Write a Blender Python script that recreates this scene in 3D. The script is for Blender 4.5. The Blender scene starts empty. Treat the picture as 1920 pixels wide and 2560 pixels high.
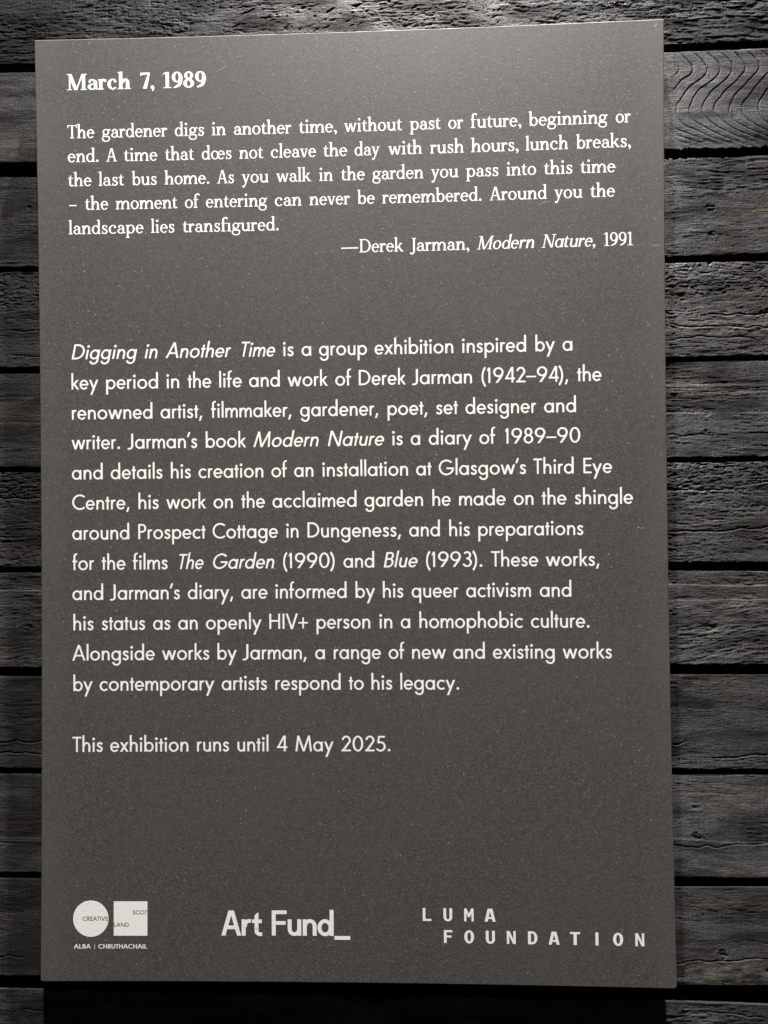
import bpy, math, random
import numpy as np
from mathutils import Matrix, Vector
from mathutils.geometry import delaunay_2d_cdt
PI = math.pi
random.seed(7)
scene = bpy.context.scene
C = scene.collection

# ---------------------------------------------------------------- camera, world, lamps, exposure
# Place: the wall stands in the XZ plane, the board hangs in front of it; board centre is 1.5 m up.
Z0 = 1.5
def W3(x, y, z=0.0):                             # board coordinates (right, up, out of the wall) -> world
    return Vector((x, -z, Z0+y))
AX = Matrix(((1, 0, 0), (0, 0, -1), (0, 1, 0)))
cam_d = bpy.data.cameras.new('camera'); cam = bpy.data.objects.new('camera', cam_d); C.objects.link(cam)
RC = Matrix(((0.9992118, 0.0107189, 0.0382206), (-0.0103702, 0.9999029, -0.0093115), (-0.0383167, 0.0089078, 0.9992259)))
cam.matrix_world = Matrix.Translation(W3(0.0608128, -0.0140338, 0.7289398)) @ (AX @ RC).to_4x4()
cam_d.sensor_fit = 'VERTICAL'; cam_d.sensor_height = 36; cam_d.lens = 1903.66*36/2560
cam_d.clip_start = .01; cam_d.clip_end = 50
scene.camera = cam

world = bpy.data.worlds.new('World'); scene.world = world; world.use_nodes = True
bg = world.node_tree.nodes['Background']
bg.inputs[0].default_value = (0.80, 0.86, 1.0, 1); bg.inputs[1].default_value = AMBIENT = 0.042

def lamp(name, x, y, z, power, size, aim, cone):       # gallery spotlights on a track above the wall
    d = bpy.data.lights.new(name, 'SPOT'); d.energy = power; d.shadow_soft_size = size
    d.spot_size = math.radians(cone); d.spot_blend = 1; d.color = (1.0, .97, .925)
    o = bpy.data.objects.new(name, d); C.objects.link(o)
    o.location = W3(x, y, z); o.rotation_euler = (W3(*aim)-o.location).to_track_quat('-Z', 'Y').to_euler()
lamp('spot_light', -.114, 3.30, .46, 1800, .035, (-.1, .0, 0), 80)
lamp('spot_light', .44, 3.30, .26, 3050, .035, (.25, .0, 0), 75)

scene.view_settings.view_transform = 'Standard'; scene.view_settings.look = 'None'
scene.view_settings.exposure = 0; scene.view_settings.gamma = 1
scene.render.resolution_x = 768; scene.render.resolution_y = 1024

# ---------------------------------------------------------------- helpers
def empty(name, loc, label=None, cat=None):
    o = bpy.data.objects.new(name, None); C.objects.link(o); o.location = loc
    if label: o['label'] = label; o['category'] = cat
    return o
def mesh_obj(name, verts, faces, mat, parent=None, smooth=False, label=None):
    me = bpy.data.meshes.new(name); me.from_pydata(verts, [], faces); me.update()
    if smooth: me.polygons.foreach_set('use_smooth', [True]*len(me.polygons))
    me.materials.append(mat)
    o = bpy.data.objects.new(name, me); C.objects.link(o)
    if parent: o.parent = parent
    if label: o['label'] = label
    return o
class NT:
    def __init__(s, name):
        s.m = bpy.data.materials.new(name); s.m.use_nodes = True; s.t = s.m.node_tree
        s.b = s.t.nodes['Principled BSDF']; s.out = s.t.nodes['Material Output']
    def n(s, typ, ins=None, **kw):
        n = s.t.nodes.new('ShaderNode'+typ)
        for k, v in kw.items(): setattr(n, k, v)
        for k, v in (ins or {}).items(): s.set(n.inputs[k], v)
        return n
    def set(s, sock, v):
        if isinstance(v, bpy.types.Node): s.t.links.new(v.outputs[0], sock)
        elif isinstance(v, bpy.types.NodeSocket): s.t.links.new(v, sock)
        else: sock.default_value = v
    def math(s, op, a, b=0.0, c=0.0): return s.n('Math', {0: a, 1: b, 2: c}, operation=op)
    def ramp(s, f, lo, hi, a=0.0, b=1.0): return s.n('MapRange', {0: f, 1: lo, 2: hi, 3: a, 4: b}, interpolation_type='SMOOTHSTEP')
    def mix(s, f, a, b): 
        n = s.n('Mix', data_type='RGBA'); s.set(n.inputs[0], f); s.set(n.inputs[6], a); s.set(n.inputs[7], b)
        return n.outputs[2]
    def noise(s, vec, scale, det=3, rough=.5, dist=0): return s.n('TexNoise', {'Vector': vec, 'Scale': scale, 'Detail': det, 'Roughness': rough, 'Distortion': dist})
    def coord(s, sc=(1, 1, 1), rot=(0, 0, 0)):
        tc = s.n('TexCoord'); mp = s.n('Mapping', {'Vector': tc.outputs['Object'], 'Scale': sc, 'Rotation': rot}); return mp
    def done(s, col, rough, spec, bump=None, strength=1.0, dist=.001):
        s.set(s.b.inputs['Base Color'], col); s.set(s.b.inputs['Roughness'], rough); s.set(s.b.inputs['Specular IOR Level'], spec)
        if bump is not None:
            bn = s.n('Bump', {'Strength': strength, 'Distance': dist, 'Height': bump}); s.set(s.b.inputs['Normal'], bn)
        return s.m

# ---------------------------------------------------------------- materials
def m_wood():                                    # charred, dark stained sawn timber; long fibres run along X
    k = NT('charred_wood')
    info = k.n('Attribute', attribute_name='seed').outputs['Fac']
    tc = k.n('TexCoord').outputs['Object']
    off = k.n('CombineXYZ', {0: k.math('MULTIPLY', info, 3.1), 1: 0.0, 2: k.math('MULTIPLY', info, 1.7)})
    v = k.n('VectorMath', {0: tc, 1: off}, operation='ADD')
    def sc(x, z): return k.n('VectorMath', {0: v, 1: (x, x, z)}, operation='MULTIPLY')
    fib = k.noise(sc(90, 1500), 1, 4, .65, .3)
    pore = k.noise(sc(420, 1500), 1, 3, .7)
    saw = k.noise(sc(700, 22), 1, 2, .5)
    patch = k.noise(sc(5, 26), 1, 3, .55)
    worn = k.noise(sc(26, 75), 1, 4, .6, .5)
    c = k.mix(k.ramp(fib, .3, .72), (.011, .0106, .0102, 1), (.034, .0325, .031, 1))
    c = k.mix(k.math('MULTIPLY', k.ramp(patch, .52, .72), k.ramp(worn, .38, .66)), c, (.056, .043, .034, 1))
    c = k.mix(k.math('MULTIPLY', k.ramp(pore, .60, .74), .5), c, (.060, .058, .055, 1))
    c = k.mix(k.math('MULTIPLY', k.ramp(saw, .50, .72), .35), c, (.050, .048, .046, 1))
    band = k.noise(sc(2.2, 120), 1, 3, .6, .4)
    c = k.mix(k.ramp(band, .50, .30, 0, .55), c, (.010, .0098, .0095, 1))
    tone = k.n('Attribute', attribute_name='tone').outputs['Fac']
    c = k.n('VectorMath', {0: c, 1: k.n('CombineXYZ', {0: tone, 1: tone, 2: tone})}, operation='MULTIPLY').outputs[0]
    ex = k.n('Attribute', attribute_name='wear').outputs['Fac']
    c = k.mix(ex, c, (.095, .075, .060, 1))
    h = k.math('ADD', k.math('MULTIPLY', fib, .55), k.math('MULTIPLY', pore, .5))
    h = k.math('ADD', h, k.math('MULTIPLY', saw, .22))
    gl = k.noise(sc(14, 60), 1, 4, .6, .8)      # soot is matt, rubbed fibres shine
    sp = k.math('MULTIPLY', tone, k.math('MULTIPLY', k.ramp(gl, .36, .64, .16, 1.0), k.ramp(pore, .3, .7, .55, 1.2)))
    k.b.inputs['Anisotropic'].default_value = .75
    k.set(k.b.inputs['Tangent'], k.n('CombineXYZ', {2: 1.0}))   # sawn fibres run along X, so the sheen spreads across them
    return k.done(c, k.ramp(worn, .3, .7, .54, .70), sp, h, 1.0, .0006)
def m_backing():
    k = NT('black_membrane'); n = k.noise(k.coord(), 40, 3)
    return k.done(k.mix(n, (.006, .0055, .005, 1), (.014, .012, .010, 1)), .8, .2)
def m_board():                                   # matt dark grey print with a fine fibrous tooth
    k = NT('dark_grey_print'); tc = k.n('TexCoord').outputs['Object']
    fine = k.noise(tc, 620, 2, .6); mid = k.noise(tc, 150, 3, .6, .4); big = k.noise(tc, 9, 4, .55, .3)
    hair = k.noise(k.coord((1, 1, 1), (0, math.radians(28), 0)), 1, 2, .6)
    st = k.n('VectorMath', {0: k.coord((1, 1, 1), (0, math.radians(-32), 0)), 1: (230, 800, 800)}, operation='MULTIPLY')
    fl = k.noise(st, 1, 2, .6, .6)
    c = k.mix(k.ramp(mid, .32, .70), (.0440, .0400, .0373, 1), (.0605, .0558, .0522, 1))
    c = k.mix(k.math('MULTIPLY', k.ramp(fine, .45, .76), .8), c, (.125, .121, .115, 1))
    c = k.mix(k.math('MULTIPLY', k.ramp(fl, .50, .76), .7), c, (.135, .13, .122, 1))
    c = k.mix(k.math('MULTIPLY', k.ramp(big, .35, .70), .30), c, (.080, .074, .068, 1))
    sep = k.n('SeparateXYZ', {0: tc})                # light caught by the curling side margins, painted into the colour
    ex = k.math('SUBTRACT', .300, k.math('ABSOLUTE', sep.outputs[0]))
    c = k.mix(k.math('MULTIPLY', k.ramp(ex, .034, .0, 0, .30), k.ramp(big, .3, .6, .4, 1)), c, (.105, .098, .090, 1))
    sc_ = k.noise(k.coord((1, 1, .25), (0, math.radians(22), 0)), 55, 5, .75, 1.5)
    c = k.mix(k.ramp(sc_, .66, .78, 0, .16), c, (.15, .145, .135, 1))
    h = k.math('ADD', k.math('MULTIPLY', fine, .5), k.math('MULTIPLY', fl, .6))
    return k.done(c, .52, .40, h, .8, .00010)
def m_edge():
    k = NT('board_edge'); n = k.noise(k.coord(), 300, 3)
    return k.done(k.mix(n, (.07, .068, .064, 1), (.13, .125, .115, 1)), .6, .3)
def m_flat(name, a, b, scale=400, rough=.55, spec=.35):
    k = NT(name); n = k.noise(k.coord(), scale, 3)
    return k.done(k.mix(k.ramp(n, .3, .7), a, b), rough, spec, n, .5, .00005)
WOOD = m_wood(); BACK = m_backing(); BOARD = m_board(); EDGE = m_edge()
INK = m_flat('white_print', (.84, .85, .81, 1), (.90, .91, .87, 1))
INKD = m_flat('grey_print', (.115, .115, .112, 1), (.14, .14, .135, 1))
LINT = m_flat('lint', (.14, .135, .125, 1), (.50, .48, .44, 1), 90)

# ---------------------------------------------------------------- the timber wall
# Seams between the boards, measured on the wall: x of four stations, upper edge heights, lower edge heights (mm).
SEAMS = [
 ((-349, -312, 310, 408), (446.7, 446.0, 444.2, 444.4), (437.4, 436.8, 435.6, 436.6)),
 ((-349, -312, 309, 407), (347.6, 346.9, 341.0, 341.6), (332.3, 331.5, 332.7, 332.7)),
 ((-350, -311, 308, 405), (242.7, 241.8, 237.3, 238.1), (237.2, 236.4, 230.9, 230.3)),
 ((-350, -312, 307, 404), (142.0, 141.4, 139.8, 140.1), (135.1, 134.9, 135.0, 134.8)),
 ((-351, -313, 305, 402), (42.1, 41.9, 42.6, 43.0), (36.5, 36.3, 37.5, 37.4)),
 ((-352, -310, 306, 401), (-57.3, -57.3, -58.4, -59.0), (-63.7, -63.9, -66.8, -67.9)),
 ((-352, -311, 305, 399), (-157.2, -157.4, -156.5, -156.5), (-166.6, -167.3, -166.5, -167.0)),
 ((-353, -311, 303, 398), (-257.5, -257.4, -256.8, -257.2), (-263.7, -263.6, -262.8, -262.9)),
 ((-353, -312, 309, 396), (-360.7, -360.6, -360.5, -361.2), (-367.3, -367.3, -370.4, -369.7)),
 ((-354, -314, 309, 395), (-463.7, -463.2, -464.2, -463.8), (-476.3, -476.6, -479.4, -481.7))]
GAP = .016                                       # board face stands this far in front of the planks
def lat(x, z, sx, sz, seed):                     # smooth lattice noise in 0..1, sx/sz = cell size (mm)
    r = np.random.default_rng(abs(int(seed))+1); N = 256; G = r.random((N, N))
    X = x/sx+1000.3; Z = z/sz+1000.7
    i = np.floor(X).astype(int); j = np.floor(Z).astype(int); u = X-i; v = Z-j
    u = u*u*u*(u*(u*6-15)+10); v = v*v*v*(v*(v*6-15)+10)
    g = lambda a, b: G[a % N, b % N]
    return (g(i, j)*(1-u)+g(i+1, j)*u)*(1-v)+(g(i, j+1)*(1-u)+g(i+1, j+1)*u)*v
def fbm(x, z, sx, sz, seed, o=3, gain=.5):
    s = 0; a = 1; t = 0
    for k in range(o): s = s+a*lat(x, z, sx/2**k, sz/2**k, seed+k*17); t += a; a *= gain
    return s/t
def sm(e0, e1, v): t = np.clip((v-e0)/(e1-e0), 0, 1); return t*t*(3-2*t)

# what the photograph shows on each visible board: crackle (alligator) bands, cracks, knots, steps; x, z in mm from board centre line
PL = {
 0: dict(crackle=.9, rough=1.0, dents=1),
 1: dict(rough=.35, rings=1),
 2: dict(rough=.7, knots=[(352, -28, 7), (352, -3, 10), (-320, 15, 4)], ripple=(310, 400, 16, 40)),
 3: dict(crackle=1.0, crz=(12, 48), rough=.8, cracks=[(-6, .9), (-17, .9), (-31, .6)], knots=[(322, 10, 8), (400, -8, 12)]),
 4: dict(rough=.8, steps=[(22, .5), (-4, .5)], cracks=[(-22, .5)], knots=[(345, -6, 4), (345, -22, 4)]),
 5: dict(crackle=1.1, crz=(18, 48), rough=.9, cracks=[(24, 1.0), (-16, .8)], knots=[(340, 22, 5), (338, 8, 4), (-335, -40, 4)]),
 6: dict(rough=.7, steps=[(31, .7), (15, .4)], knots=[(342, -12, 9), (-325, -10, 10)], tilt=1),
 7: dict(rough=.6, saw=1, cracks=[(-21, 1.1), (-34, .8), (-44, .5)]),
 8: dict(rough=.45, saw=1, steps=[(-14, .5)], knots=[(330, -10, 6), (328, 18, 5)], cracks=[(-20, .5)]),
 9: dict(rough=.5, saw=1, cracks=[(-26, .6), (-4, .3)], knots=[(352, -20, 7), (395, -33, 8)], grainx=1),
 10: dict(rough=.8, cracks=[(34, .5), (22, .6)], saw=.5),
}
def height(x, z, k):
    """relief of plank k in mm, x along the wall, z from its centre line"""
    p = PL.get(k, dict(rough=.7, cracks=[(k*7 % 40-20, .6)])); s = 100*(k+2)+50
    zw = z+3.0*(fbm(x, z, 70, 30, s+1)-.5)*2
    h = .35*(fbm(x, z, 60, 25, s+2)-.5)*2
    r = p.get('rough', .6)
    amt = .45+.9*sm(.35, .7, fbm(x, z, 60, 16, s+3, 2))
    h += r*amt*.24*(fbm(x, zw, 16, 2.2, s+4, 2, .6)-.5)*2+r*amt*.25*(fbm(x, zw, 11, 1.15, s+6, 2, .7)-.5)*2
    h += r*.16*(fbm(x, z, 2.6, 1.3, s+5, 2)-.5)*2
    if 'crackle' in p:                           # charred crackle: short ragged scales with dark gaps
        n = 1-np.abs(2*fbm(x+6*(lat(x, z, 7, 4, s+8)-.5), zw, 10.5, 2.7, s+7, 2, .45)-1)
        m = sm(.30, .62, fbm(x, z, 55, 22, s+9, 2))
        if 'crz' in p: m = np.maximum(m*.4, sm(p['crz'][0]-8, p['crz'][0]+6, z))
        h -= p['crackle']*m*.50*sm(.80, .98, n)*(.4+1.2*lat(x, z, 5, 3, s+14)); h += p['crackle']*m*.55*(fbm(x, zw, 4.5, 1.7, s+10, 3, .6)-.5)
    if 'saw' in p: h += p['saw']*.10*(lat(x, z, 2.3, 60, s+11)-.5)*sm(.3, .6, fbm(x, z, 40, 18, s+12, 2))*2
    for i, (cz, d) in enumerate(p.get('cracks', [])):
        c = cz+5*(lat(x, z*0, 60, 9, s+20+i)-.5)*2+1.5*(lat(x, z*0, 9, 9, s+30+i)-.5)*2
        on = sm(.30, .50, lat(x, z*0, 38, 9, s+40+i))
        h -= 1.1*d*on*np.exp(-((z-c)/.55)**2); h += .22*d*on*np.exp(-((z-c+1.6)/1.1)**2)
    for i, (cz, d) in enumerate(p.get('steps', [])):
        c = cz+2.5*(lat(x, z*0, 80, 9, s+60+i)-.5)*2+.5*(lat(x, z*0, 7, 9, s+65+i)-.5)
        h -= d*sm(-.5, .5, z-c)*np.exp(-np.clip(z-c, 0, 99)/9)
    for kx, kz, kr in p.get('knots', []):
        d = np.hypot((x-kx)/1.45, z-kz)+3.0*(lat(x, z, 5, 4, s+70)-.5)*kr/5
        h += .22*np.exp(-(d/kr)**2)*np.cos(d/kr*6+3*lat(x, z, 6, 5, s+71))-.75*np.exp(-(d/(kr*.25))**2)*sm(.25, .6, lat(x, z, 2.5, 1.5, s+72))
    if p.get('tilt'): h += .24*(fbm(x*.96+z*.9, z-x*.20+2*lat(x, z, 12, 8, s+84), 17, 1.5, s+81, 2)-.5)*2*sm(20, 5, z)
    if 'ripple' in p:
        a, b, c, d = p['ripple']; m = sm(a, a+40, x)*sm(c-6, c+3, z)
        h += .34*m*(fbm(x, z+2*lat(x, z, 14, 9, s+83), 12, 1.35, s+82, 2)-.5)*2
    if p.get('dents'):
        for i in range(90):
            rr = np.random.default_rng(900+i).random(6)
            cx, cz = -125+300*rr[0]**1.1, -40+56*rr[1]; sl = .25+.75*rr[4]
            u_ = (x-cx)+.3*(z-cz); q = (z-cz)-sl*(x-cx)*.6+1.2*(lat(x, z, 2.5, 2, s+15)-.5)
            h -= (.5+1.5*rr[2])*np.exp(-(u_/(1.2+3.2*rr[3]**2))**2-(q/(.45+.5*rr[5]))**2)
        c = -28+.05*(x-200)+5*np.sin(x/23.); 
        h -= .5*sm(.55, .8, 1-np.abs(2*fbm(x-z*1.2, z+.10*x, 24, 3.0, s+16, 2, .5)-1))*sm(120, 170, x)*sm(.3, .6, lat(x, z, 30, 14, s+17))
    if p.get('rings'):                           # cathedral grain bellying out from the right
        a = x-338; m = sm(308, 330, x)
        dz = z+11.5
        pz = [-40, -30, -23, -15.3, -7.7, 0, 9.8, 18.6, 29.5, 37, 42, 50, 60]; px = [70, 43, 25, 9.8, 2.2, 0, 2.2, 7.7, 22, 30, 31, 25, 12]
        g = sum(np.interp(dz+q, pz, px) for q in np.linspace(-4.5, 4.5, 9))/9
        f = (x-332-g)/13.0+.26*(fbm(x, z, 30, 16, s+90, 2)-.5)*2+.05*(fbm(x, z, 7, 4, s+91, 2)-.5)*2
        t = f-np.floor(f)
        ring = .75*(t**.9)-.75*sm(.84, 1.0, t)-.8*np.exp(-((t-.96)/.045)**2)-.8*np.exp(-((t+.04)/.045)**2)
        h = h*(1-.2*m)+m*(.55+.40*sm(-4, -18, dz)+.25*sm(30, 44, dz))*(ring-.3)*sm(50, 40, np.abs(z))
        fl = fbm(x, z+.06*x, 60, 9, s+92, 2); h += (1-m)*.5*(fl-.5)*2
    return h
RELIEF = .60
def plank(k, top, bot, parent):
    """top/bot: functions x(mm) -> seam height (mm)"""
    xs = []; x = -1600.
    while x < 1700:
        xs.append(x); vis = (-360 < x < -296) or (290 < x < 415) or (k == 0 and -360 < x < 415)
        x += (.62 if 0 <= k <= 10 else 5) if vis else (6 if abs(x) < 300 else 9 if abs(x) < 700 else 24)
    xs = np.array(xs+[1700.]); n = 156 if 0 <= k <= 10 else 40
    T = top(xs)-.0; B = bot(xs)
    rag = .45*(fbm(xs, xs*0, 7, 9, 7000+k, 3, .6)-.5)*2
    if k == 1: rag_b = rag*1+4.2*(fbm(xs, xs*0, 5, 9, 7101, 3, .7)-.5)*sm(290, 320, xs)
    else: rag_b = .45*(fbm(xs, xs*0, 7, 9, 7100+k, 3, .6)-.5)*2
    if k == 2: rag = rag-4.5*np.abs(fbm(xs, xs*0, 7, 9, 7102, 3, .7)-.5)*2*sm(290, 320, xs)*sm(400, 360, xs)
    T = T+rag; B = B+rag_b
    t = np.linspace(0, 1, n)
    X = np.repeat(xs[:, None], n, 1); Z = B[:, None]+(T-B)[:, None]*t[None]
    mid = (T.mean()+B.mean())/2
    H = RELIEF*height(X, Z-mid, k)
    e = np.minimum(Z-B[:, None], T[:, None]-Z); H -= .12*np.exp(-e/.5)
    base = .5*(np.random.default_rng(40+k).random()-.5)*2
    Y = (GAP*1000)-H-base                        # depth behind the board face, mm
    V = np.stack([X, Y, Z], 2).reshape(-1, 3)/1000; m = len(xs)
    idx = np.arange(m*n).reshape(m, n)
    F = np.stack([idx[:-1, :-1], idx[1:, :-1], idx[1:, 1:], idx[:-1, 1:]], 2).reshape(-1, 4)
    ring_ = np.concatenate([idx[:, 0], idx[-1, 1:], idx[-2::-1, -1], idx[0, -2:0:-1]])
    Va = V[ring_].copy(); Vb = Va.copy(); Vb[:, 1] = GAP+.021
    r1 = np.arange(len(ring_))+m*n; r2 = r1+len(ring_)
    S = np.stack([r1, r2, np.roll(r2, -1), np.roll(r1, -1)], 1)
    V = np.concatenate([V, Va, Vb]); V[:, 1] -= 0; V[:, 2] += Z0
    F = np.concatenate([F, S])
    me = bpy.data.meshes.new('plank'); me.vertices.add(len(V)); me.vertices.foreach_set('co', V.astype('f').ravel())
    me.loops.add(F.size); me.loops.foreach_set('vertex_index', F.ravel().astype('i'))
    me.polygons.add(len(F)); me.polygons.foreach_set('loop_start', np.arange(0, F.size, 4, dtype='i'))
    me.update(calc_edges=True); me.validate()
    me.polygons.foreach_set('use_smooth', [True]*len(me.polygons))
    at = me.attributes.new('seed', 'FLOAT', 'POINT'); at.data.foreach_set('value', np.full(len(V), k*.37+.1, 'f'))
    at = me.attributes.new('tone', 'FLOAT', 'POINT'); at.data.foreach_set('value', np.full(len(V), TONE[(k+1) % 13], 'f'))
    wear = np.zeros(len(V), 'f'); xx = X.ravel(); zz = (Z-mid).ravel()
    for (kk, x0, z0, rx, rz, s_) in WEAR:
        if kk == k: wear[:m*n] += (s_*np.exp(-((xx-x0)/rx)**2-((zz-z0)/rz)**2)*sm(.35, .7, fbm(xx, zz, 9, 3, 5000+k, 3, .6))).astype('f')
    at = me.attributes.new('wear', 'FLOAT', 'POINT'); at.data.foreach_set('value', np.clip(wear, 0, 1))
    me.materials.append(WOOD); me.materials.append(BACK)
    me.polygons.foreach_set('material_index', np.concatenate([np.zeros(len(F)-len(S), 'i'), np.ones(len(S), 'i')]))
    o = bpy.data.objects.new('plank', me); C.objects.link(o); o.parent = parent
    return o
# patches where the char has rubbed off to brown wood: plank, x, z, size x, size z, amount
WEAR = [(3, 385, -15, 45, 14, .55), (9, 370, -40, 60, 16, .75), (9, 325, -33, 30, 8, .5), (8, 380, 30, 55, 12, .45), (6, 400, -45, 18, 12, .6), (6, 360, 32, 60, 4, .45),
        (6, 375, 10, 40, 12, .5), (3, 360, -20, 60, 6, .4), (8, 345, 34, 40, 6, .4), (0, 60, -20, 130, 22, .30), (2, 400, -8, 30, 5, .7), (7, 340, 38, 60, 5, .35), (4, 340, 22, 50, 9, .3)]
TONE = [.5, .38, .84, .66, .90, .86, .76, 1.0, .62, .92, .66, .72, .8]   # how deeply each board is charred
wall = empty('plank_wall', (0, 0, 0), 'wall of horizontal charred black timber planks with dark gaps, behind the text board', 'wall')
def seam(i, j):
    if i < 0: return lambda x: 541.+(-1-i)*99+0*x if j == 2 else 546.+(-1-i)*99+0*x+4
    if i > 9: return lambda x: -574.-(i-10)*99+0*x if j == 1 else -580.-(i-10)*99+0*x
    s = SEAMS[i]
    def f(x):
        y = np.interp(x, s[0], s[j]); return y
    return f
for k in range(-7, 18):
    plank(k, seam(k-1, 2), seam(k, 1), wall)
V = [(-1.61, GAP+.0215, Z0-1.28), (1.71, GAP+.0215, Z0-1.28), (1.71, GAP+.0215, Z0+1.24), (-1.61, GAP+.0215, Z0+1.24)]
V += [(a, b+.02, c) for a, b, c in V]
mesh_obj('backing', V, [(0, 1, 2, 3), (7, 6, 5, 4), (0, 4, 5, 1), (1, 5, 6, 2), (2, 6, 7, 3), (3, 7, 4, 0)], BACK, wall)

# ---------------------------------------------------------------- lettering
# Every glyph is drawn here from strokes and bowls (units: capitals are 700 high).
def seg(x0, y0, x1, y1, w):                      # stroke with square ends
    dx, dy = x1-x0, y1-y0; d = math.hypot(dx, dy); nx, ny = -dy/d*w/2, dx/d*w/2
    return [[(x0+nx, y0+ny), (x0-nx, y0-ny), (x1-nx, y1-ny), (x1+nx, y1+ny)]]
def dg(x0, y0, x1, y1, w):                       # diagonal cut off level at both ends, w measured across
    h = w/2*math.hypot(x1-x0, y1-y0)/abs(y1-y0)
    return [[(x0-h, y0), (x0+h, y0), (x1+h, y1), (x1-h, y1)]]
def bx(x0, y0, x1, y1): return [[(x0, y0), (x1, y0), (x1, y1), (x0, y1)]]
def ring(cx, cy, RX, RY, wx, wy, a0=0, a1=360, n=None):
    n = n or max(4, int(abs(a1-a0)/11)); out = []
    pt = lambda a, k: (cx+(RX-k*wx)*math.cos(a), cy+(RY-k*wy)*math.sin(a))
    for i in range(n):
        a, b = math.radians(a0+(a1-a0)*i/n), math.radians(a0+(a1-a0)*(i+1)/n)
        out.append([pt(a, 0), pt(b, 0), pt(b, 1), pt(a, 1)])
    return out
def disk(cx, cy, r, n=18): return [[(cx+r*math.cos(i*2*PI/n), cy+r*math.sin(i*2*PI/n)) for i in range(n)]]
def path(pts, w, w1=None, n=5):                  # smooth stroke through points; width runs w -> w1 or follows a list
    ws = w if isinstance(w, (list, tuple)) else [w+((w1 or w)-w)*i/(len(pts)-1) for i in range(len(pts))]
    P = [pts[0]]+list(pts)+[pts[-1]]; V = [ws[0]]+list(ws)+[ws[-1]]; c = []; cw = []
    for i in range(1, len(P)-2):
        for k in range(n):
            t = k/n
            f = lambda a, b, c_, d: .5*(2*b+(c_-a)*t+(2*a-5*b+4*c_-d)*t*t+(3*b-a-3*c_+d)*t**3)
            c.append((f(P[i-1][0], P[i][0], P[i+1][0], P[i+2][0]), f(P[i-1][1], P[i][1], P[i+1][1], P[i+2][1])))
            cw.append(V[i]+(V[i+1]-V[i])*t)
    c.append(P[-2]); cw.append(V[-1]); L = []; R = []
    for i in range(len(c)):
        a = c[max(i-1, 0)]; b = c[min(i+1, len(c)-1)]
        dx, dy = b[0]-a[0], b[1]-a[1]; d = math.hypot(dx, dy) or 1
        nx, ny = -dy/d*cw[i]/2, dx/d*cw[i]/2
        L.append((c[i][0]+nx, c[i][1]+ny)); R.append((c[i][0]-nx, c[i][1]-ny))
    return [[L[i], R[i], R[i+1], L[i+1]] for i in range(len(c)-1)]

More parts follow.
